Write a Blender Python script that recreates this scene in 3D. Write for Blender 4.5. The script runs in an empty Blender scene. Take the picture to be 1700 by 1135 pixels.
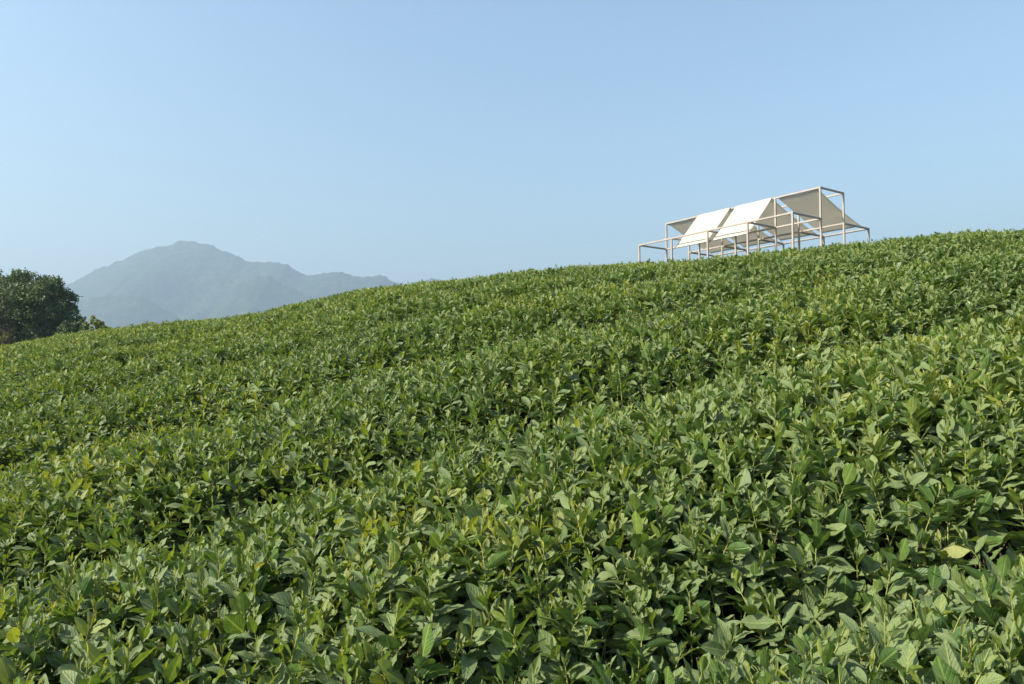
import bpy, math, random
import numpy as np
from mathutils import Vector, Matrix
random.seed(7); rng = np.random.default_rng(7)
scene = bpy.context.scene
COL = scene.collection

# ------------------------------------------------------------------ camera
F_PX, PITCH = 1200.0, 0.0497
cam_d = bpy.data.cameras.new('camera'); cam = bpy.data.objects.new('camera', cam_d); COL.objects.link(cam)
cam_d.sensor_width = 36.0; cam_d.lens = 36.0 * F_PX / 1700.0
cam_d.clip_start = 0.05; cam_d.clip_end = 30000
cam.rotation_euler = (math.pi / 2 + PITCH, 0, 0)
scene.camera = cam

def ue(px, py):
    """direction of a pixel as (x/y, z/y)"""
    a = (px - 850) / F_PX; b = (567.5 - py) / F_PX
    y = math.cos(PITCH) - b * math.sin(PITCH)
    return a / y, (math.sin(PITCH) + b * math.cos(PITCH)) / y

# ------------------------------------------------------------------ helpers
def tag(o, label=None, cat=None, group=None, kind=None):
    if label: o['label'] = label
    if cat: o['category'] = cat
    if group: o['group'] = group
    if kind: o['kind'] = kind
    return o

def mesh_obj(name, verts, faces, mats, parent=None, smooth=False, mat_idx=None, link=True):
    me = bpy.data.meshes.new(name)
    if isinstance(faces, np.ndarray):
        n, k = faces.shape
        me.vertices.add(len(verts)); me.vertices.foreach_set('co', np.asarray(verts, np.float32).ravel())
        me.loops.add(n * k); me.loops.foreach_set('vertex_index', faces.astype(np.int32).ravel())
        me.polygons.add(n); me.polygons.foreach_set('loop_start', np.arange(0, n * k, k, dtype=np.int32))
        me.update(calc_edges=True)
    else:
        me.from_pydata([tuple(v) for v in verts], [], faces); me.update()
    for m in (mats if isinstance(mats, (list, tuple)) else [mats]): me.materials.append(m)
    if mat_idx is not None: me.polygons.foreach_set('material_index', np.asarray(mat_idx, np.int32))
    if smooth: me.polygons.foreach_set('use_smooth', np.ones(len(me.polygons), bool))
    o = bpy.data.objects.new(name, me)
    if link: COL.objects.link(o)
    if parent: o.parent = parent
    return o

def empty(name, loc=(0, 0, 0)):
    o = bpy.data.objects.new(name, None); COL.objects.link(o); o.location = loc; o.empty_display_size = .3
    return o

def vnoise(x, y, seed=0):
    """smooth 2-D value noise, -1..1"""
    x = np.asarray(x, float); y = np.asarray(y, float)
    xi = np.floor(x).astype(np.int64); yi = np.floor(y).astype(np.int64)
    fx = x - xi; fy = y - yi; fx = fx * fx * (3 - 2 * fx); fy = fy * fy * (3 - 2 * fy)
    def h(a, b):
        n = (a * 374761393 + b * 668265263 + seed * 974634777) & 0x7fffffff
        n = ((n ^ (n >> 13)) * 1274126177) & 0x7fffffff
        n = n ^ (n >> 16)
        return (n & 0xffff) / 32767.5 - 1
    return (h(xi, yi) * (1 - fx) + h(xi + 1, yi) * fx) * (1 - fy) + (h(xi, yi + 1) * (1 - fx) + h(xi + 1, yi + 1) * fx) * fy

def fbm(x, y, seed=0, oct=4, gain=.5):
    s = 0; a = 1; t = 0
    for k in range(oct):
        s = s + a * vnoise(x * 2 ** k + 17.3 * k, y * 2 ** k - 9.1 * k, seed + k); t += a; a *= gain
    return s / t

def smooth(a, b, x):
    t = np.clip((x - a) / (b - a), 0, 1); return t * t * (3 - 2 * t)

# ------------------------------------------------------------------ materials
def mat(name):
    m = bpy.data.materials.new(name); m.use_nodes = True
    nt = m.node_tree; nt.nodes.clear()
    return m, nt
def N(nt, t, **kw):
    n = nt.nodes.new(t)
    for k, v in kw.items():
        if k in n.inputs: n.inputs[k].default_value = v
        else: setattr(n, k, v)
    return n
def ramp(nt, stops, interp='LINEAR'):
    n = nt.nodes.new('ShaderNodeValToRGB'); cr = n.color_ramp; cr.interpolation = interp
    while len(cr.elements) < len(stops): cr.elements.new(.5)
    for e, (p, c) in zip(cr.elements, stops):
        e.position = p; e.color = (*c, 1) if len(c) == 3 else c
    return n
def MX(nt, kind='MIX', fac=.5):
    n = nt.nodes.new('ShaderNodeMix'); n.data_type = 'RGBA'; n.blend_type = kind; n.inputs[0].default_value = fac
    return n
def math_(nt, op, a=None, b=None, clamp=False):
    n = nt.nodes.new('ShaderNodeMath'); n.operation = op; n.use_clamp = clamp
    for i, v in enumerate((a, b)):
        if v is None: continue
        if hasattr(v, 'links'): nt.links.new(v, n.inputs[i])
        else: n.inputs[i].default_value = v
    return n.outputs[0]

def make_leaf_mat(name, old, mid, young, gloss=.42, transl=.28, veins=True, patch_scale=.8, patch_lo=.45, spec=.5):
    m, nt = mat(name); L = nt.links
    at = N(nt, 'ShaderNodeAttribute', attribute_name='age'); at2 = N(nt, 'ShaderNodeAttribute', attribute_name='rnd')
    oi = N(nt, 'ShaderNodeObjectInfo')
    geo = N(nt, 'ShaderNodeNewGeometry')
    no = N(nt, 'ShaderNodeTexNoise', Scale=patch_scale, Detail=3.0); L.new(geo.outputs['Position'], no.inputs['Vector'])
    patch = math_(nt, 'MULTIPLY', math_(nt, 'SUBTRACT', no.outputs['Fac'], patch_lo), 1.1)
    t = math_(nt, 'ADD', at.outputs['Fac'], patch)
    t = math_(nt, 'ADD', t, math_(nt, 'MULTIPLY', math_(nt, 'SUBTRACT', oi.outputs['Random'], .5), .30))
    t = math_(nt, 'ADD', t, math_(nt, 'MULTIPLY', math_(nt, 'SUBTRACT', at2.outputs['Fac'], .5), .35), True)
    r = ramp(nt, [(0, old), (.4, mid), (.72, young), (.97, (young[0] * 1.5, young[1] * 1.3, young[2] * 1.1))]); L.new(t, r.inputs[0])
    col = r.outputs[0]
    # rare yellowed leaves
    hs = N(nt, 'ShaderNodeTexWhiteNoise', noise_dimensions='2D'); cb = N(nt, 'ShaderNodeCombineXYZ')
    L.new(oi.outputs['Random'], cb.inputs[0]); L.new(at2.outputs['Fac'], cb.inputs[1]); L.new(cb.outputs[0], hs.inputs['Vector'])
    yl = math_(nt, 'GREATER_THAN', hs.outputs['Value'], .9992)
    my = MX(nt); L.new(yl, my.inputs[0]); L.new(col, my.inputs[6]); my.inputs[7].default_value = (.34, .33, .08, 1)
    col = my.outputs[2]
    # mottling
    tc = N(nt, 'ShaderNodeTexCoord')
    sp = N(nt, 'ShaderNodeTexNoise', Scale=90.0, Detail=3.0, Roughness=.6); L.new(tc.outputs['Object'], sp.inputs['Vector'])
    mm = MX(nt, 'MULTIPLY', 1.0); rr = ramp(nt, [(.3, (.72, .74, .7)), (.7, (1.22, 1.2, 1.2))]); L.new(sp.outputs['Fac'], rr.inputs[0])
    L.new(col, mm.inputs[6]); L.new(rr.outputs[0], mm.inputs[7]); col = mm.outputs[2]
    bn = N(nt, 'ShaderNodeTexNoise', Scale=38.0, Detail=4.0, Roughness=.65); L.new(geo.outputs['Position'], bn.inputs['Vector'])
    mq = MX(nt); L.new(math_(nt, 'MULTIPLY', math_(nt, 'SUBTRACT', bn.outputs['Fac'], .68), 14.0, True), mq.inputs[0]); L.new(col, mq.inputs[6]); mq.inputs[7].default_value = (.10, .065, .03, 1)
    col = mq.outputs[2]
    bump_out = None
    if veins:
        uv = N(nt, 'ShaderNodeUVMap', uv_map='uv'); se = N(nt, 'ShaderNodeSeparateXYZ'); L.new(uv.outputs[0], se.inputs[0])
        ax = math_(nt, 'ABSOLUTE', math_(nt, 'SUBTRACT', se.outputs[0], .5))      # 0 at midrib, .5 edge
        rib = math_(nt, 'SUBTRACT', 1.0, math_(nt, 'MULTIPLY', ax, 16.0), True)
        ph = math_(nt, 'SUBTRACT', math_(nt, 'MULTIPLY', se.outputs[1], 44.0), math_(nt, 'MULTIPLY', ax, 34.0))
        side = math_(nt, 'POWER', math_(nt, 'MULTIPLY', math_(nt, 'ADD', math_(nt, 'SINE', ph), 1.0), .5), 5.0)
        mr = MX(nt); L.new(math_(nt, 'MULTIPLY', rib, .75), mr.inputs[0]); L.new(col, mr.inputs[6]); mr.inputs[7].default_value = (.26, .36, .10, 1)
        ms = MX(nt); L.new(math_(nt, 'MULTIPLY', side, .15), ms.inputs[0]); L.new(mr.outputs[2], ms.inputs[6]); ms.inputs[7].default_value = (.20, .30, .08, 1)
        col = ms.outputs[2]
        hgt = math_(nt, 'ADD', math_(nt, 'MULTIPLY', side, -.5), math_(nt, 'MULTIPLY', rib, -1.0))
        bp = N(nt, 'ShaderNodeBump', Strength=.65, Distance=.002); L.new(hgt, bp.inputs['Height']); bump_out = bp.outputs[0]
    # paler underside
    mb = MX(nt); L.new(math_(nt, 'MULTIPLY', geo.outputs['Backfacing'], .45), mb.inputs[0]); L.new(col, mb.inputs[6]); mb.inputs[7].default_value = (.13, .17, .06, 1)
    col = mb.outputs[2]
    p = N(nt, 'ShaderNodeBsdfPrincipled', Roughness=gloss); L.new(col, p.inputs['Base Color'])
    p.inputs['Specular IOR Level'].default_value = spec
    rg = math_(nt, 'ADD', math_(nt, 'MULTIPLY', geo.outputs['Backfacing'], .3), math_(nt, 'ADD', gloss, math_(nt, 'MULTIPLY', sp.outputs['Fac'], .12)))
    L.new(rg, p.inputs['Roughness'])
    tl = N(nt, 'ShaderNodeBsdfTranslucent'); tm = MX(nt, 'MULTIPLY', 1.0); L.new(col, tm.inputs[6]); tm.inputs[7].default_value = (1.9, 1.7, .55, 1)
    L.new(tm.outputs[2], tl.inputs[0])
    if bump_out: L.new(bump_out, p.inputs['Normal'])
    ms_ = N(nt, 'ShaderNodeMixShader', Fac=transl); L.new(p.outputs[0], ms_.inputs[1]); L.new(tl.outputs[0], ms_.inputs[2])
    o = N(nt, 'ShaderNodeOutputMaterial'); L.new(ms_.outputs[0], o.inputs[0])
    return m

def simple_mat(name, c1, c2, scale=8, rough=.7, bump=0.0, dist=.01, detail=4.0, metallic=0.0, coord='Object', stops=(.35, .65)):
    m, nt = mat(name); L = nt.links
    tc = N(nt, 'ShaderNodeTexCoord') if coord == 'Object' else N(nt, 'ShaderNodeNewGeometry')
    src = tc.outputs['Object'] if coord == 'Object' else tc.outputs['Position']
    n = N(nt, 'ShaderNodeTexNoise', Scale=scale, Detail=detail, Roughness=.6); L.new(src, n.inputs['Vector'])
    r = ramp(nt, [(stops[0], c1), (stops[1], c2)]); L.new(n.outputs['Fac'], r.inputs[0])
    p = N(nt, 'ShaderNodeBsdfPrincipled', Roughness=rough, Metallic=metallic); L.new(r.outputs[0], p.inputs['Base Color'])
    if bump:
        b = N(nt, 'ShaderNodeBump', Strength=bump, Distance=dist); L.new(n.outputs['Fac'], b.inputs['Height']); L.new(b.outputs[0], p.inputs['Normal'])
    o = N(nt, 'ShaderNodeOutputMaterial'); L.new(p.outputs[0], o.inputs[0])
    return m

TEA = make_leaf_mat('tea_leaf', (.052, .108, .034), (.104, .176, .040), (.220, .258, .044), gloss=.31, transl=.28, spec=.78)
STEM = simple_mat('tea_stem', (.15, .19, .04), (.22, .23, .05), 30, .6)
WOOD = simple_mat('tea_wood', (.028, .02, .012), (.06, .042, .026), 40, .85, .5, .004)
TREE_LEAF = make_leaf_mat('broadleaf_foliage', (.020, .052, .020), (.038, .082, .027), (.085, .122, .034), gloss=.5, transl=.12, veins=False, patch_scale=.35)
BROWN_LEAF = make_leaf_mat('brownish_foliage', (.060, .060, .030), (.11, .088, .048), (.18, .125, .07), gloss=.6, transl=.15, veins=False, patch_scale=.6)
SHRUB_LEAF = make_leaf_mat('yellow_green_foliage', (.09, .13, .03), (.20, .24, .05), (.30, .32, .08), gloss=.55, transl=.25, veins=False, patch_scale=.6)
BARK = simple_mat('bark', (.045, .035, .028), (.11, .09, .07), 9, .9, .8, .03)
SOIL = simple_mat('soil', (.045, .032, .020), (.10, .075, .05), 6, .95, .6, .03, coord='w')
STEEL = simple_mat('painted_steel', (.255, .228, .202), (.31, .28, .248), 3, .5, .05, .002)

def canvas_mat():
    m, nt = mat('canvas'); L = nt.links
    tc = N(nt, 'ShaderNodeTexCoord')
    n = N(nt, 'ShaderNodeTexNoise', Scale=2.5, Detail=5.0, Roughness=.6); L.new(tc.outputs['Object'], n.inputs['Vector'])
    r = ramp(nt, [(.3, (.74, .695, .62)), (.7, (.80, .76, .69))]); L.new(n.outputs['Fac'], r.inputs[0])
    w = N(nt, 'ShaderNodeTexNoise', Scale=1.6, Detail=2.0); L.new(tc.outputs['Object'], w.inputs['Vector'])
    b = N(nt, 'ShaderNodeBump', Strength=.35, Distance=.04); L.new(w.outputs['Fac'], b.inputs['Height'])
    p = N(nt, 'ShaderNodeBsdfPrincipled', Roughness=.85); p.inputs['Specular IOR Level'].default_value = .2
    L.new(r.outputs[0], p.inputs['Base Color']); L.new(b.outputs[0], p.inputs['Normal'])
    t = N(nt, 'ShaderNodeBsdfTranslucent'); L.new(r.outputs[0], t.inputs[0])
    mx = N(nt, 'ShaderNodeMixShader', Fac=.56); L.new(p.outputs[0], mx.inputs[1]); L.new(t.outputs[0], mx.inputs[2])
    o = N(nt, 'ShaderNodeOutputMaterial'); L.new(mx.outputs[0], o.inputs[0])
    return m
CANVAS = canvas_mat()

# ------------------------------------------------------------------ the hill
SKY = [(-300, 600), (0, 570), (80, 555), (160, 544), (260, 533), (400, 520), (440, 512), (500, 497), (560, 484), (600, 476), (680, 466),
       (750, 460), (860, 447), (960, 437), (1060, 432), (1120, 430), (1200, 424), (1300, 411), (1440, 395), (1560, 384), (1700, 378), (2000, 366)]
SKY_LIFT = -0.006
UU = np.array([ue(*p)[0] for p in SKY]); EE = np.array([ue(*p)[1] for p in SKY]) + SKY_LIFT
def e0(u):
    u = np.clip(u, UU[0] - .1, UU[-1] + .1)
    k = .03; s = 0                                       # lightly smoothed skyline
    for d in (-1, -.5, 0, .5, 1): s = s + np.interp(u + d * k, UU, EE)
    return s / 5
H0 = 1.12
def canopy_base(x, y):
    """mean height of the tea canopy, eye level = 0"""
    x = np.asarray(x, float); y = np.asarray(y, float)
    yc = np.clip(y, 0, None)
    u = np.clip(x / np.maximum(yc, 1.6), -1.0, 1.0)
    Yc = np.interp(u, [-.75, -.3, .1, .7], [14.5, 13.0, 11.0, 9.5])
    q = 1 - yc / Yc
    g = H0 * q * q * np.where(q < 0, np.interp(u, [-.5, .1], [.8, .62]), 1)
    z = e0(u) * yc - g
    z = z - .012 * np.clip(yc - 30, 0, None) ** 2 * (yc < 60) - np.where(yc >= 60, 10.8, 0)
    r = np.hypot(x, y)
    w = smooth(45, 260, r)
    return z * (1 - w) + (-62 + 6 * fbm(x / 400, y / 400, 5)) * w if True else z
ROW_N = (-.35, .937); ROW_S = 1.62; ROW_0 = 2.3
def row_h(x, y):
    d = ROW_N[0] * x + ROW_N[1] * y + .10 * vnoise(x * .5, y * .5, 3)
    ph = (d - ROW_0) / ROW_S
    q = np.abs(ph - np.round(ph)) * 2
    return -np.interp(np.abs(np.asarray(y)), [0, 6, 14], [.24, .33, .28]) * q ** 2.8, q
def canopy(x, y):
    r, q = row_h(x, y)
    return canopy_base(x, y) + r + .045 * fbm(x * 1.3, y * 1.3, 11, 3) + .03 * vnoise(x * 4, y * 4, 23), q

# ground sheet, fine near the camera and reaching the horizon
def axis(n, near, far, lo=-1.0):
    t = np.linspace(lo, 1, n); k = 7.2
    return np.sinh(t * k) / np.sinh(k) * far
ax_ = axis(321, 0, 6500); ay_ = axis(321, 0, 6500)
GX, GY = np.meshgrid(ax_, ay_)
def ground_z(x, y):
    return canopy_base(x, y) - .72 + .02 * fbm(x * 2, y * 2, 31, 3) * (np.hypot(x, y) < 60)
GZ = ground_z(GX, GY)
n = len(ax_)
idx = np.arange(n * n).reshape(n, n)
gf = np.stack([idx[:-1, :-1], idx[:-1, 1:], idx[1:, 1:], idx[1:, :-1]], -1).reshape(-1, 4)
m, nt = mat('ground'); L = nt.links
geo = N(nt, 'ShaderNodeNewGeometry'); n1 = N(nt, 'ShaderNodeTexNoise', Scale=7.0, Detail=5.0); L.new(geo.outputs['Position'], n1.inputs['Vector'])
r1 = ramp(nt, [(.35, (.035, .026, .017)), (.65, (.085, .062, .04))]); L.new(n1.outputs['Fac'], r1.inputs[0])
n2 = N(nt, 'ShaderNodeTexNoise', Scale=.02, Detail=8.0, Roughness=.7); L.new(geo.outputs['Position'], n2.inputs['Vector'])
r2 = ramp(nt, [(.35, (.03, .055, .02)), (.65, (.07, .10, .03))]); L.new(n2.outputs['Fac'], r2.inputs[0])
ln = N(nt, 'ShaderNodeVectorMath', operation='LENGTH'); L.new(geo.outputs['Position'], ln.inputs[0])
fc = math_(nt, 'DIVIDE', math_(nt, 'SUBTRACT', ln.outputs['Value'], 32.0), 12.0, True)
mg = MX(nt); L.new(fc, mg.inputs[0]); L.new(r1.outputs[0], mg.inputs[6]); L.new(r2.outputs[0], mg.inputs[7])
p = N(nt, 'ShaderNodeBsdfPrincipled', Roughness=.95); L.new(mg.outputs[2], p.inputs['Base Color'])
b = N(nt, 'ShaderNodeBump', Strength=.5, Distance=.04); L.new(n1.outputs['Fac'], b.inputs['Height']); L.new(b.outputs[0], p.inputs['Normal'])
o = N(nt, 'ShaderNodeOutputMaterial'); L.new(p.outputs[0], o.inputs[0])
tag(mesh_obj('ground', np.stack([GX, GY, GZ], -1).reshape(-1, 3), gf, m, smooth=True), kind='structure')

# ------------------------------------------------------------------ tea shoots
def frame(d, roll):
    d = d / np.linalg.norm(d)
    up = np.array([0, 0, 1.0])
    s = np.cross(d, up)
    if np.linalg.norm(s) < 1e-3: s = np.array([1.0, 0, 0])
    s /= np.linalg.norm(s); nrm = np.cross(s, d)
    c, sn = math.cos(roll), math.sin(roll)
    return d, s * c + nrm * sn, nrm * c - s * sn       # along, side, normal

class Acc:
    def __init__(s): s.v = []; s.f = []; s.uv = []; s.age = []; s.rnd = []; s.mi = []; s.n = 0
    def add(s, v, f, uv, age, rnd, mi):
        s.v.append(v); s.f.append(f + s.n); s.uv.append(uv); s.age.append(np.full(len(v), age)); s.rnd.append(np.full(len(v), rnd))
        s.mi.append(np.full(len(f), mi)); s.n += len(v)
    def build(s, name, mats, parent=None, link=True, smooth=True):
        v = np.concatenate(s.v); f = np.concatenate(s.f)
        o = mesh_obj(name, v, f, mats, parent, smooth, np.concatenate(s.mi), link)
        me = o.data
        for nm, arr in (('age', s.age), ('rnd', s.rnd)):
            a = me.attributes.new(nm, 'FLOAT', 'POINT'); a.data.foreach_set('value', np.concatenate(arr).astype(np.float32))
        uvl = me.uv_layers.new(name='uv'); uvv = np.concatenate(s.uv)
        uvl.data.foreach_set('uv', uvv[f.ravel()].astype(np.float32).ravel())
        return o

def leaf_geo(L_, W_, fold, curl, wave, twist, ns=8, nc=4, sharp=1.0):
    t = np.linspace(0, 1, ns + 1); s = np.linspace(-1, 1, nc + 1)
    w = W_ * .5 * np.sin(np.pi * np.clip(t, 0, 1) ** .97) ** .74
    w[0] = W_ * .035; w[-1] = W_ * .012
    T, S = np.meshgrid(t, s, indexing='ij')
    Wt = w[:, None] * np.ones_like(S)
    ang = curl * (t ** 1.4)                                 # centre line bends
    dx = np.cos(ang); dz = -np.sin(ang)
    cx = np.concatenate([[0], np.cumsum((dx[1:] + dx[:-1]) / 2)]) * L_ / ns
    cz = np.concatenate([[0], np.cumsum((dz[1:] + dz[:-1]) / 2)]) * L_ / ns
    ph = random.uniform(0, 6.28)
    hz = np.abs(S) * Wt * fold - (S ** 2) * Wt * fold * .35 + wave * W_ * np.sin(T * 15 + ph + S * 1.3) * S ** 2
    tw = twist * T
    y = S * Wt * np.cos(tw) * math.cos(fold * .6) - hz * np.sin(tw); h = hz * np.cos(tw) + S * Wt * np.sin(tw)
    X = cx[:, None] + h * np.sin(ang)[:, None]; Z = cz[:, None] + h * np.cos(ang)[:, None]
    v = np.stack([X, y, Z], -1).reshape(-1, 3)
    uv = np.stack([S * .5 * (Wt / (W_ * .5)).clip(.15, 1) + .5, T], -1).reshape(-1, 2)
    ix = np.arange((ns + 1) * (nc + 1)).reshape(ns + 1, nc + 1)
    f = np.stack([ix[:-1, :-1], ix[1:, :-1], ix[1:, 1:], ix[:-1, 1:]], -1).reshape(-1, 4)
    return v, f, uv

def place_leaf(acc, base, direc, roll, geo_, age, rnd, mi=0):
    v, f, uv = geo_
    d, s, nrm = frame(direc, roll)
    M = np.stack([d, s, nrm], 0)
    acc.add(v @ M + base, f, uv, age, rnd, mi)

def tube(acc, pts, rad, mi, sides=5, age=.5):
    pts = np.asarray(pts, float); n = len(pts); vs = []
    for i in range(n):
        d = pts[min(i + 1, n - 1)] - pts[max(i - 1, 0)]; d /= np.linalg.norm(d)
        a = np.cross(d, [1, 0, 0] if abs(d[0]) < .8 else [0, 1, 0]); a /= np.linalg.norm(a); b_ = np.cross(d, a)
        for k in range(sides):
            t = 2 * math.pi * k / sides; vs.append(pts[i] + rad[i] * (a * math.cos(t) + b_ * math.sin(t)))
    ix = np.arange(n * sides).reshape(n, sides)
    f = np.stack([ix[:-1], np.roll(ix, -1, 1)[:-1], np.roll(ix, -1, 1)[1:], ix[1:]], -1).reshape(-1, 4)
    acc.add(np.array(vs), f, np.full((len(vs), 2), .5), age, .5, mi)

def make_shoot(k):
    acc = Acc(); tall = random.uniform(.88, 1.1); fresh = (k % 4 == 0)
    bend = np.array([random.uniform(-.05, .05), random.uniform(-.05, .05), 0])
    def sp(h): return np.array([0, 0, h]) + bend * ((h + .25) / .25) ** 2 * .5
    hs = np.linspace(-.22, .0, 6) * tall
    tube(acc, [sp(h) for h in hs], np.linspace(.0019, .0011, 6), 1, 4)
    tube(acc, [sp(-.22 * tall) + np.array([random.uniform(-.08, .08), random.uniform(-.08, .08), -.48]), sp(-.22 * tall) + np.array([.0, .01, -.2]), sp(-.215 * tall)], [.006, .004, .0022], 2, 5)
    nl = random.randint(11, 15); az = random.uniform(0, 6.28)
    for i in range(nl):
        q = i / (nl - 1)                                       # 0 lowest .. 1 top
        h = (-.15 + .148 * q ** .95) * tall
        az += 2.4 + random.uniform(-.9, .9)
        el = math.radians(np.interp(q, [0, .5, .85, 1], [8, 34, 54, 72]) + random.uniform(-20, 20))
        L_ = np.interp(q, [0, .35, .66, .85, 1], [.082, .088, .074, .044, .026]) * random.uniform(.68, 1.2)
        W_ = L_ * random.uniform(.42, .54) * (.8 if q > .9 else 1)
        age = np.interp(q, [0, .6, .8, 1], [.08, .16, .32, .62]) + (.10 if fresh and q > .5 else 0) + random.uniform(-.06, .08)
        g = leaf_geo(L_, W_, random.uniform(.25, .75) if q < .9 else 1.0, random.uniform(-.45, .75) if q < .85 else random.uniform(-.3, .3), random.uniform(.02, .09), random.uniform(-.5, .5))
        d = np.array([math.cos(az) * math.cos(el), math.sin(az) * math.cos(el), math.sin(el)])
        b0 = sp(h); b1 = b0 + d * .006
        tube(acc, [b0, b1 + d * .002], [.0012, .001], 1, 3)
        place_leaf(acc, b1, d, random.uniform(-.8, .8), g, age, random.random())
    if fresh or random.random() < .3:                          # rolled bud at the tip
        g = leaf_geo(random.uniform(.022, .034), .007, 1.2, .1, .0, 0, 4, 2)
        place_leaf(acc, sp(0), np.array([bend[0] * 3, bend[1] * 3, 1.0]), random.uniform(0, 3), g, .85, random.random())
    return acc.build('tea_shoot', [TEA, STEM, WOOD], link=False)

shoots = bpy.data.collections.new('tea_shoots')
NV = 14
for k in range(NV):
    o = make_shoot(k); o.name = 'tea_shoot_%02d' % k; shoots.objects.link(o)

# points for the shoots, following the hedge rows
def shoot_points():
    out = []
    cell = .050
    xs = np.arange(-24, 26, cell); ys = np.arange(-1.6, 31, cell)
    X, Y = np.meshgrid(xs, ys); X = X.ravel(); Y = Y.ravel()
    keep = (np.abs(X) < .80 * np.clip(Y, 0, None) + 1.6)
    keep &= ~((Y > 17) & (rng.random(len(X)) < .45))
    X = X[keep]; Y = Y[keep]
    X = X + rng.uniform(-.5, .5, len(X)) * cell * 1.2; Y = Y + rng.uniform(-.5, .5, len(Y)) * cell * 1.2
    Z, q = canopy(X, Y)
    keep = rng.random(len(X)) > .5 * smooth(.78, 1.0, q)
    keep &= np.hypot(X, Y) > .62
    X, Y, Z, q = X[keep], Y[keep], Z[keep], q[keep]
    low = rng.random(len(X)) < .28
    Z = Z - .13 * low
    Z = Z + rng.normal(0, .020, len(X)) - .06 * (rng.random(len(X)) < .35) + .03 * (rng.random(len(X)) < .05)
    return X, Y, Z, q
X, Y, Z, q = shoot_points()
NP_ = len(X)
me = bpy.data.meshes.new('tea_bushes'); me.vertices.add(NP_); me.vertices.foreach_set('co', np.stack([X, Y, Z], -1).astype(np.float32).ravel())
# lean outward from the hump, plus wobble
dl = (X * ROW_N[0] + Y * ROW_N[1] - ROW_0) / ROW_S; sg = np.sign(dl - np.round(dl))
tilt = q ** 2 * .45 * sg
rot = np.stack([-tilt * ROW_N[1] + np.clip(rng.normal(0, .2, NP_), -.4, .4), tilt * ROW_N[0] + np.clip(rng.normal(0, .2, NP_), -.4, .4), rng.uniform(0, 6.283, NP_)], -1)
a = me.attributes.new('rot', 'FLOAT_VECTOR', 'POINT'); a.data.foreach_set('vector', rot.astype(np.float32).ravel())
a = me.attributes.new('scl', 'FLOAT', 'POINT'); a.data.foreach_set('value', rng.uniform(.80, 1.12, NP_) * np.interp(Y, [1.6, 4.5], [1.06, .82]).astype(np.float32))
# fresh shoots gather on the hump tops and in loose patches
fresh_p = np.clip(.10 + .5 * fbm(X * .7, Y * .7, 41, 3) + .42 * (q < .5) - .34, 0, 1)
var = rng.integers(0, NV, NP_); fr = rng.random(NP_) < fresh_p
var = np.where(fr, (var // 4) * 4, var); var = np.where((~fr) & (var % 4 == 0), var + 1, var) % NV
a = me.attributes.new('var', 'INT', 'POINT'); a.data.foreach_set('value', var.astype(np.int32))
tea = bpy.data.objects.new('tea_bushes', me); COL.objects.link(tea)
tag(tea, 'dense glossy green tea bushes covering the whole hillside in close rows', 'tea bushes', kind='stuff')
ng = bpy.data.node_groups.new('tea_scatter', 'GeometryNodeTree')
ng.interface.new_socket('Geometry', in_out='INPUT', socket_type='NodeSocketGeometry'); ng.interface.new_socket('Geometry', in_out='OUTPUT', socket_type='NodeSocketGeometry')
gi = ng.nodes.new('NodeGroupInput'); go = ng.nodes.new('NodeGroupOutput')
iop = ng.nodes.new('GeometryNodeInstanceOnPoints'); ci = ng.nodes.new('GeometryNodeCollectionInfo')
ci.inputs['Collection'].default_value = shoots; ci.inputs['Separate Children'].default_value = True; ci.inputs['Reset Children'].default_value = True
def named(nm, ty):
    q_ = ng.nodes.new('GeometryNodeInputNamedAttribute'); q_.data_type = ty; q_.inputs['Name'].default_value = nm
    return [s for s in q_.outputs if s.enabled][0]
e2r = ng.nodes.new('FunctionNodeEulerToRotation')
ng.links.new(gi.outputs[0], iop.inputs['Points']); ng.links.new(ci.outputs[0], iop.inputs['Instance']); iop.inputs['Pick Instance'].default_value = True
ng.links.new(named('var', 'INT'), iop.inputs['Instance Index']); ng.links.new(named('rot', 'FLOAT_VECTOR'), e2r.inputs[0]); ng.links.new(e2r.outputs[0], iop.inputs['Rotation'])
ng.links.new(named('scl', 'FLOAT'), iop.inputs['Scale']); ng.links.new(iop.outputs[0], go.inputs[0])
md = tea.modifiers.new('scatter', 'NODES'); md.node_group = ng
print('shoots', NP_)

# ------------------------------------------------------------------ shade pavilion
S = 1.6                                                     # metres per bay
OX, OY, AN = 3.6747 * S, 17.0497 * S, -.9723
DX, DY = math.cos(AN), math.sin(AN)
RW = {-1: -.8931 * S, 0: 0.0, 1: .7807 * S, 2: 1.6694 * S}
ZM, ZT = 3.0555 * S, 3.662 * S
TH = .057
def gp(i, r, z):   # bay index, metres across, height -> world
    return Vector((OX + i * S * DX - r * DY, OY + i * S * DY + r * DX, z))
floor_z = min(float(ground_z(*gp(i, RW[r], 0).xy)) for i in range(5) for r in (-1, 0, 1, 2))
root_loc = gp(2, RW[1] / 2, floor_z)
pav = empty('shade_pavilion', root_loc); pav.rotation_euler[2] = AN
tag(pav, 'taupe tube-frame shade pavilion with slanted off-white canvas panels on the tea hill', 'pavilion')
INV = (Matrix.Translation(root_loc) @ Matrix.Rotation(AN, 4, 'Z')).inverted()
def local(pv): return INV @ pv
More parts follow.
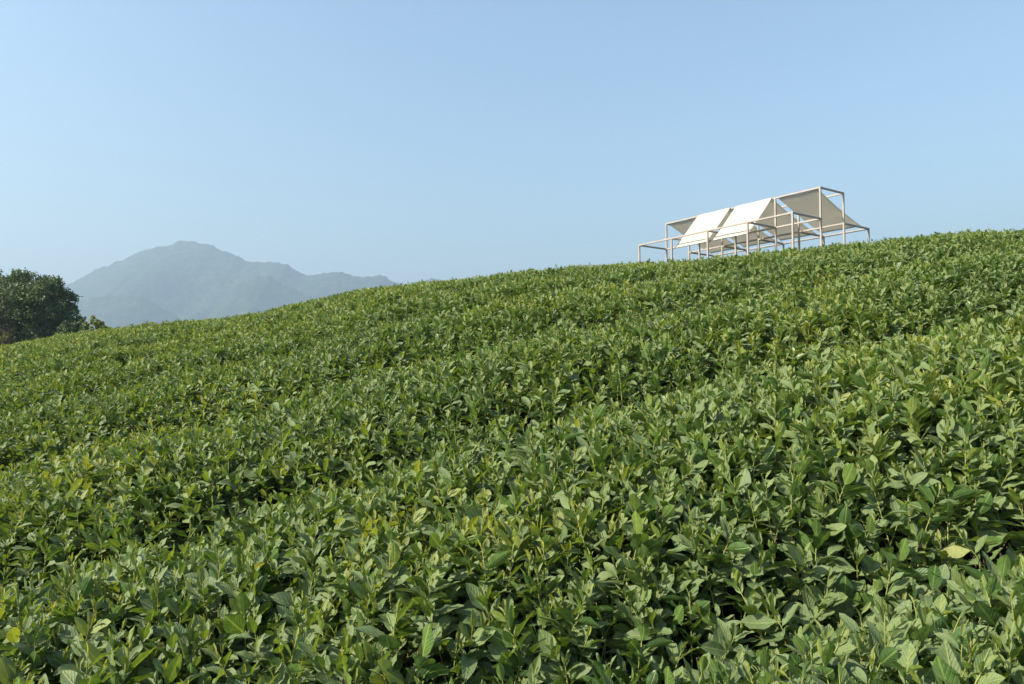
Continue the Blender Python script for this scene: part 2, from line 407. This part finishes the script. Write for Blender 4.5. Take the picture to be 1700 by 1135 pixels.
def beam_mesh(a, b, w=TH, h=TH, ext=0.0):
    """bevelled square tube between two world points, vertical faces kept plumb"""
    a = local(a); b = local(b); d = (b - a).normalized(); a = a - d * ext; b = b + d * ext
    up = Vector((0, 0, 1)) if abs(d.z) < .9 else Vector((1, 0, 0))
    s = d.cross(up).normalized(); u = s.cross(d).normalized()
    bv = .006; prof = []
    for sx, sy in ((1, 1), (-1, 1), (-1, -1), (1, -1)):
        cx, cy = sx * w / 2, sy * h / 2
        pts = [(cx - sx * bv, cy), (cx, cy - sy * bv)]
        if sx * sy > 0: pts = [(cx, cy - sy * bv), (cx - sx * bv, cy)]
        prof += pts
    vs = []; L_ = (b - a).length
    for t in (0, L_):
        for x, y in prof: vs.append(a + d * t + s * x + u * y)
    k = len(prof)
    fs = [(i, (i + 1) % k, (i + 1) % k + k, i + k) for i in range(k)] + [tuple(range(k))[::-1], tuple(range(k, 2 * k))]
    return vs, fs
def add_beam(name, a, b, **kw):
    v, f = beam_mesh(a, b, **kw); o = mesh_obj(name, v, f, STEEL, pav)
    bm_fix(o); return o
def bm_fix(o):
    import bmesh
    bm = bmesh.new(); bm.from_mesh(o.data); bmesh.ops.recalc_face_normals(bm, faces=bm.faces); bm.to_mesh(o.data); bm.free()
for r in (-1, 0, 1, 2):
    top = ZT if r in (0, 1) else ZM
    for i in range(5):
        gz = float(ground_z(*gp(i, RW[r], 0).xy)) - .1
        add_beam('post', gp(i, RW[r], gz), gp(i, RW[r], top + TH / 2 - .002))
ee = TH / 2 + .001
rail = dict(w=TH - .004, h=TH)
def along(r, z):                                            # one length of rail per bay, butted between the posts
    for i in range(4): add_beam('rail', gp(i, RW[r], z) + Vector((DX, DY, 0)) * ee, gp(i + 1, RW[r], z) - Vector((DX, DY, 0)) * ee, **rail)
def across(i, ra, rb, z):
    nv = Vector((-DY, DX, 0))
    add_beam('crossbar', gp(i, RW[ra], z) + nv * ee, gp(i, RW[rb], z) - nv * ee, **rail)
for r in (-1, 0, 1, 2): along(r, ZM)
for r in (0, 1): along(r, ZT)
for i in range(5):
    across(i, -1, 0, ZM); across(i, 1, 2, ZM)
    if i in (0, 4): across(i, 0, 1, ZT)
def panel(i0, i1, r0, z0, r1, z1, sag):
    """stretched cloth, 12 mm thick with a hem, slightly sagging between its edges"""
    nu, nv = 14, 20; top = []
    A, B = gp(i0, r0, z0), gp(i1, r0, z0); C_, D = gp(i0, r1, z1), gp(i1, r1, z1)
    nrm = (B - A).cross(C_ - A).normalized()
    if nrm.z < 0: nrm = -nrm
    for j in range(nv + 1):
        for k in range(nu + 1):
            u, v = k / nu, j / nv
            u2 = .5 + (u - .5) * (1 - .012 * math.sin(math.pi * v))
            P = (A * (1 - u2) + B * u2) * (1 - v) + (C_ * (1 - u2) + D * u2) * v
            P = P - nrm * sag * math.sin(math.pi * v) * (1 + .25 * math.sin(math.pi * u)) + nrm * .004 * math.sin(u * 9 + v * 5)
            top.append(P)
    n_ = len(top); vs = [local(p_ + nrm * .003) for p_ in top] + [local(p_ - nrm * .003) for p_ in top]
    ix = lambda j, k: j * (nu + 1) + k
    fs = []
    for j in range(nv):
        for k in range(nu):
            q4 = (ix(j, k), ix(j, k + 1), ix(j + 1, k + 1), ix(j + 1, k)); fs.append(q4); fs.append(tuple(n_ + w for w in reversed(q4)))
    bd = [ix(0, k) for k in range(nu)] + [ix(j, nu) for j in range(nv)] + [ix(nv, k) for k in range(nu, 0, -1)] + [ix(j, 0) for j in range(nv, 0, -1)]
    for a_, b_ in zip(bd, bd[1:] + bd[:1]): fs.append((a_, b_, b_ + n_, a_ + n_))
    o = mesh_obj('canvas_panel', vs, fs, CANVAS, pav, smooth=False); bm_fix(o)
    for p_ in o.data.polygons: p_.use_smooth = p_.area > .002
    return o
def cord(a, b):
    acc = Acc(); tube(acc, [local(a), local((a + b) / 2), local(b)], [.007] * 3, 0, 5); acc.build('tie_cord', [STEEL], pav)
for i in range(4):
    zc = 3.098 * S
    panel(i + .06, i + .945, TH / 2 + .01, ZT - .03, 1.5 * S, zc, .035)
    cord(gp(i + .06, 1.5 * S, zc), gp(i, 1.55 * S, ZM + .03)); cord(gp(i + .945, 1.5 * S, zc), gp(i + 1, 1.55 * S, ZM + .03))
for i in (1, 2):
    panel(i + (.0 if i == 1 else .045), i + (.90 if i == 1 else .945), -TH / 2 - .01, ZT + .03, -.80 * S, 2.855 * S, .012)
    for c in (.03, .945): cord(gp(i + c, -.80 * S, 2.855 * S), gp(i + round(c), RW[-1] + TH / 2, 2.80 * S))

# ------------------------------------------------------------------ trees beyond the crest
def at(px, py, d):
    u, e = ue(px, py); return Vector((u * d, d, e * d))
def tree(name, label, cat, clumps, base, dist, leafm, trunk_r, leaf, n_per, group=None, seed=1):
    """clumps: (px, py, radius px, depth offset m) placed around the trunk at its own distance"""
    rs = random.Random(seed); g = np.random.default_rng(seed)
    root = empty(name, base); tag(root, label, cat, group)
    acc = Acc(); cl = []
    for px, py, rp, dd in clumps:
        c = np.array(at(px, py, dist + dd)) - np.array(base); cl.append((c, rp / F_PX * dist))
    Ls = []
    for c, R in cl:
        nn = int(n_per * R ** 2 * 1.0)
        v = g.normal(size=(nn, 3)); v /= np.linalg.norm(v, axis=1)[:, None]
        # lumpy: leaves gather in small tufts on the clump's surface
        nt_ = max(8, int(34 * R ** 1.2)); tv = g.normal(size=(nt_, 3)); tv /= np.linalg.norm(tv, axis=1)[:, None]
        tr = R * g.uniform(.55, 1.08, nt_)
        k = g.integers(0, nt_, nn)
        ctr = tv[k] * tr[k][:, None]
        pos = c + ctr * np.array([1, 1, .86]) + g.normal(0, 1, (nn, 3)) * R * .13
        Ls.append((pos, ctr / R + v * .9))
    pos = np.concatenate([a_ for a_, _ in Ls]); dr = np.concatenate([b_ for _, b_ in Ls]); nn = len(pos)
    dr /= np.linalg.norm(dr, axis=1)[:, None]
    sd = np.cross(dr, g.normal(size=(nn, 3))); sd /= np.linalg.norm(sd, axis=1)[:, None]
    sz = leaf * g.uniform(.7, 1.35, nn)[:, None]
    nr = np.cross(sd, dr)
    v4 = np.stack([pos - dr * sz * .5, pos + sd * sz * .3 + nr * sz * .08, pos + dr * sz * .5, pos - sd * sz * .3 + nr * sz * .08], 1).reshape(-1, 3)
    f4 = np.arange(nn * 4).reshape(-1, 4)
    acc.v.append(v4); acc.f.append(f4); acc.uv.append(np.full((nn * 4, 2), .5)); acc.age.append(np.repeat(g.beta(2, 4, nn) * .9, 4)); acc.rnd.append(np.repeat(g.random(nn), 4)); acc.mi.append(np.zeros(nn, int)); acc.n += nn * 4
    acc.build('crown', [leafm], root, smooth=False)
    tr_ = Acc(); top = np.mean([c for c, _ in cl], axis=0); hgt = top[2]
    tp = [np.array([0, 0, -.3]), np.array([.05, .02, hgt * .25]), top * np.array([.3, .3, .55]), top * np.array([.7, .7, .9])]
    tube(tr_, tp, [trunk_r * 1.35, trunk_r, trunk_r * .75, trunk_r * .35], 0, 9)
    for c, R in cl:
        s0 = tp[1] * .4 + tp[2] * .6; mid_ = s0 * .45 + c * .55 + np.array([0, 0, .1 * hgt]) * .5
        tube(tr_, [s0, mid_, c], [trunk_r * .42, trunk_r * .25, trunk_r * .07], 0, 6)
        for _ in range(4):
            w = g.normal(size=3); w /= np.linalg.norm(w); tube(tr_, [mid_ * .3 + c * .7, c * 1.0 + w * R * .75], [trunk_r * .12, trunk_r * .03], 0, 5)
    tr_.build('trunk', [BARK], root)
    return root

def gbase(px, d):
    x = ue(px, 500)[0] * d; return Vector((x, d, float(ground_z(x, d))))
tree('broadleaf_tree', 'large dark green broadleaf tree at the left edge below the mountain', 'tree',
     [(40, 475, 26, 0), (75, 478, 24, -.8), (8, 478, 30, .5), (104, 496, 22, 0), (60, 505, 34, -1.5), (20, 512, 36, -1.6), (98, 525, 26, -.6), (112, 540, 20, .2),
      (70, 548, 34, -.8), (30, 550, 36, .8), (-25, 500, 38, 0), (-40, 550, 40, 0), (118, 512, 11, 0), (50, 530, 44, 2.2), (85, 505, 30, 2), (0, 540, 34, -1.2), (-60, 520, 35, 1), (128, 530, 7, .3), (88, 468, 10, .2), (30, 458, 12, .2)],
     gbase(35, 52), 52, TREE_LEAF, .24, .15, 2900, seed=3)
tree('brownish_tree', 'small brownish bronze-leaved tree at the very left edge in front of the dark tree', 'tree',
     [(2, 520, 14, 0), (8, 545, 17, .3), (-10, 535, 20, 0), (12, 562, 14, -.2), (-12, 565, 18, .3), (2, 506, 9, 0)],
     gbase(-2, 42), 42, BROWN_LEAF, .09, .12, 3200, seed=5)
tree('green_shrub', 'mid green shrub beside the right foot of the dark tree', 'shrub',
     [(120, 540, 12, 0), (135, 539, 11, .2), (142, 548, 12, 0), (110, 550, 14, -.2), (128, 550, 13, 0), (140, 528, 4, 0)],
     gbase(124, 44), 44, TREE_LEAF, .05, .10, 6500, seed=8)
tree('yellow_green_shrub', 'small yellow-green shrub standing alone on the skyline right of the dark tree', 'shrub',
     [(158, 531, 8, 0), (150, 538, 9, .1), (166, 537, 8, 0), (160, 545, 11, -.1), (146, 546, 8, 0), (170, 545, 6, 0)],
     gbase(158, 40), 40, SHRUB_LEAF, .045, .08, 9000, seed=9)

# ------------------------------------------------------------------ mountains
def mountain_mat():
    m, nt = mat('mountain_forest'); L = nt.links
    geo = N(nt, 'ShaderNodeNewGeometry')
    n1 = N(nt, 'ShaderNodeTexNoise', Scale=.035, Detail=6.0, Roughness=.65); L.new(geo.outputs['Position'], n1.inputs['Vector'])
    n2 = N(nt, 'ShaderNodeTexNoise', Scale=.004, Detail=4.0); L.new(geo.outputs['Position'], n2.inputs['Vector'])
    r = ramp(nt, [(.32, (.012, .024, .014)), (.5, (.024, .042, .022)), (.68, (.050, .072, .032))]); L.new(n1.outputs['Fac'], r.inputs[0])
    r2 = ramp(nt, [(.4, (.88, .9, .9)), (.62, (1.12, 1.1, 1.06))]); L.new(n2.outputs['Fac'], r2.inputs[0])
    mx = MX(nt, 'MULTIPLY', 1.0); L.new(r.outputs[0], mx.inputs[6]); L.new(r2.outputs[0], mx.inputs[7])
    p = N(nt, 'ShaderNodeBsdfPrincipled', Roughness=.9); L.new(mx.outputs[2], p.inputs['Base Color']); p.inputs['Specular IOR Level'].default_value = .1
    b = N(nt, 'ShaderNodeBump', Strength=1.0, Distance=9.0); L.new(n1.outputs['Fac'], b.inputs['Height']); L.new(b.outputs[0], p.inputs['Normal'])
    o = N(nt, 'ShaderNodeOutputMaterial'); L.new(p.outputs[0], o.inputs[0])
    return m
MM = mountain_mat()
def ridge(name, dist, sil, front, back, seed, step=5.0, rough=1.0):
    us = np.array([ue(*p_)[0] for p_ in sil]); es = np.array([ue(*p_)[1] for p_ in sil])
    xs = np.arange(us[0] * dist, us[-1] * dist + step, step); ys = np.arange(dist - front, dist + back, step)
    Xg, Yg = np.meshgrid(xs, ys)
    H = np.interp(xs / dist, us, es) * dist
    base = -70.0
    Hh = np.broadcast_to(H, Xg.shape) - base
    # ridge line wanders in depth; ribs and gullies run down from it
    yr = dist + 60 * fbm(Xg / 420, Xg * 0, seed, 3)
    dd = (Yg - yr)
    side = np.where(dd < 0, -dd / (front * .92), dd / (back * .95))
    rib = fbm(Xg / 210 + fbm(Xg / 500, Yg / 500, seed + 9) * .8, Yg / 900, seed + 3, 4)
    s2 = np.clip(side * (1 + .45 * rib * smooth(0, .35, side) * rough), 0, 1)
    prof = (1 - s2) ** 1.12 * (1 + .0 * s2)
    Zg = base + Hh * prof
    amt = smooth(.0, .12, s2) * smooth(1.0, .8, s2)
    Zg += rough * amt * (13 * fbm(Xg / 200, Yg / 140, seed + 5, 4))
    Zg += 3.0 * vnoise(Xg / 12, Yg / 10.5, seed + 7) * (Hh > 15) + 1.5 * vnoise(Xg / 34, Yg / 34, seed + 8)
    Zg += (2.2 * vnoise(Xg / 17, Xg * 0, seed + 40) + 1.5 * vnoise(Xg / 8, Xg * 0, seed + 41)) * np.exp(-(side / .05) ** 2)
    Zg -= 1.5
    # keep the slope in front of the crest under the line of sight to it
    lim = H / dist * Yg + 1.0
    Zg = np.where(side > .04, np.minimum(Zg, lim), Zg)
    ny, nx = Xg.shape; ii = np.arange(nx * ny).reshape(ny, nx)
    ff = np.stack([ii[:-1, :-1], ii[:-1, 1:], ii[1:, 1:], ii[1:, :-1]], -1).reshape(-1, 4)
    o = mesh_obj(name, np.stack([Xg, Yg, Zg], -1).reshape(-1, 3), ff, MM, smooth=True)
    tag(o, kind='structure'); return o
ridge('mountain', 2600, [(-420, 640), (-250, 560), (-100, 520), (0, 500), (60, 484), (110, 468.5), (152, 445), (190, 431.4), (212, 423), (233, 413.4), (254, 408), (273, 405), (284, 401), (294, 395.4), (303, 396),
                         (330, 400.7), (351, 405.7), (363.6, 414), (373, 415.5), (394.7, 423.6), (408, 432.5), (432, 434.2), (454, 432), (476, 435.5), (489, 445.8), (508, 455),
                         (530, 452.5), (551, 450), (568, 451), (587, 457), (606, 458.7), (633, 456.6), (641, 459), (650, 466), (680, 472), (714, 464), (722, 461), (732, 463), (760, 475), (830, 520), (950, 620)], 900, 700, 2)
ridge('foothill', 2000, [(-60, 620), (60, 540), (110, 506), (148, 491), (180, 488), (212, 490), (235, 494), (254, 503), (275, 515), (296, 529), (330, 560), (400, 640)], 420, 420, 21, 7.0, .7)
ridge('spur', 2250, [(260, 640), (330, 560), (352, 520), (381, 482), (405, 463), (430, 455.5), (447, 457), (462, 466), (485, 478), (514, 491), (560, 520), (640, 580), (700, 640)], 480, 480, 33, 8.0, .7)

# ------------------------------------------------------------------ haze
HAZE = .00044
v = [(x, y, z) for z in (-90, 530) for x, y in ((-6600, -6600), (6600, -6600), (6600, 6600), (-6600, 6600))]
f = [(3, 2, 1, 0), (4, 5, 6, 7), (0, 1, 5, 4), (1, 2, 6, 5), (2, 3, 7, 6), (3, 0, 4, 7)]
m, nt = mat('haze'); pv = N(nt, 'ShaderNodeVolumePrincipled', Density=HAZE, Anisotropy=.3)
pv.inputs['Color'].default_value = (.395,.51,.66,1)
o = N(nt, 'ShaderNodeOutputMaterial'); nt.links.new(pv.outputs[0], o.inputs['Volume'])
tag(mesh_obj('haze', v, f, m), kind='stuff')

# ------------------------------------------------------------------ light
SUN_EL = math.radians(36); SDX, SDY = -.88, -.47
w = bpy.data.worlds.new('World'); scene.world = w; w.use_nodes = True
nt = w.node_tree; nt.nodes.clear()
sk = nt.nodes.new('ShaderNodeTexSky'); sk.sky_type = 'NISHITA'; sk.sun_disc = False; sk.sun_elevation = SUN_EL
sk.sun_rotation = math.atan2(SDX, SDY) % (2 * math.pi)
sk.air_density = 1.5; sk.dust_density = 2.4; sk.ozone_density = 1.8; sk.altitude = 100
bg = nt.nodes.new('ShaderNodeBackground'); bg.inputs['Strength'].default_value = .08
ow = nt.nodes.new('ShaderNodeOutputWorld'); tn = MX(nt, 'MULTIPLY', 1.0); tn.inputs[7].default_value = (.95, 1.03, 1.05, 1); nt.links.new(sk.outputs[0], tn.inputs[6]); nt.links.new(tn.outputs[2], bg.inputs[0]); nt.links.new(bg.outputs[0], ow.inputs[0])
sl = bpy.data.lights.new('sun', 'SUN'); sl.energy = 5; sl.angle = math.radians(.6); sl.color = (1.0,.885,.73)
so = bpy.data.objects.new('sun', sl); COL.objects.link(so)
sd = Vector((SDX, SDY, 0)).normalized() * math.cos(SUN_EL) + Vector((0, 0, math.sin(SUN_EL)))
so.rotation_euler = (-sd).to_track_quat('-Z', 'Y').to_euler(); so.location = (0, 0, 50)

scene.view_settings.view_transform = 'Standard'; scene.view_settings.look = 'None'
scene.view_settings.exposure = 1.5; scene.view_settings.gamma = 1.0
scene.render.engine = 'CYCLES'
scene.cycles.max_bounces = 6; scene.cycles.transparent_max_bounces = 4; scene.cycles.volume_bounces = 1
scene.cycles.use_denoising = True
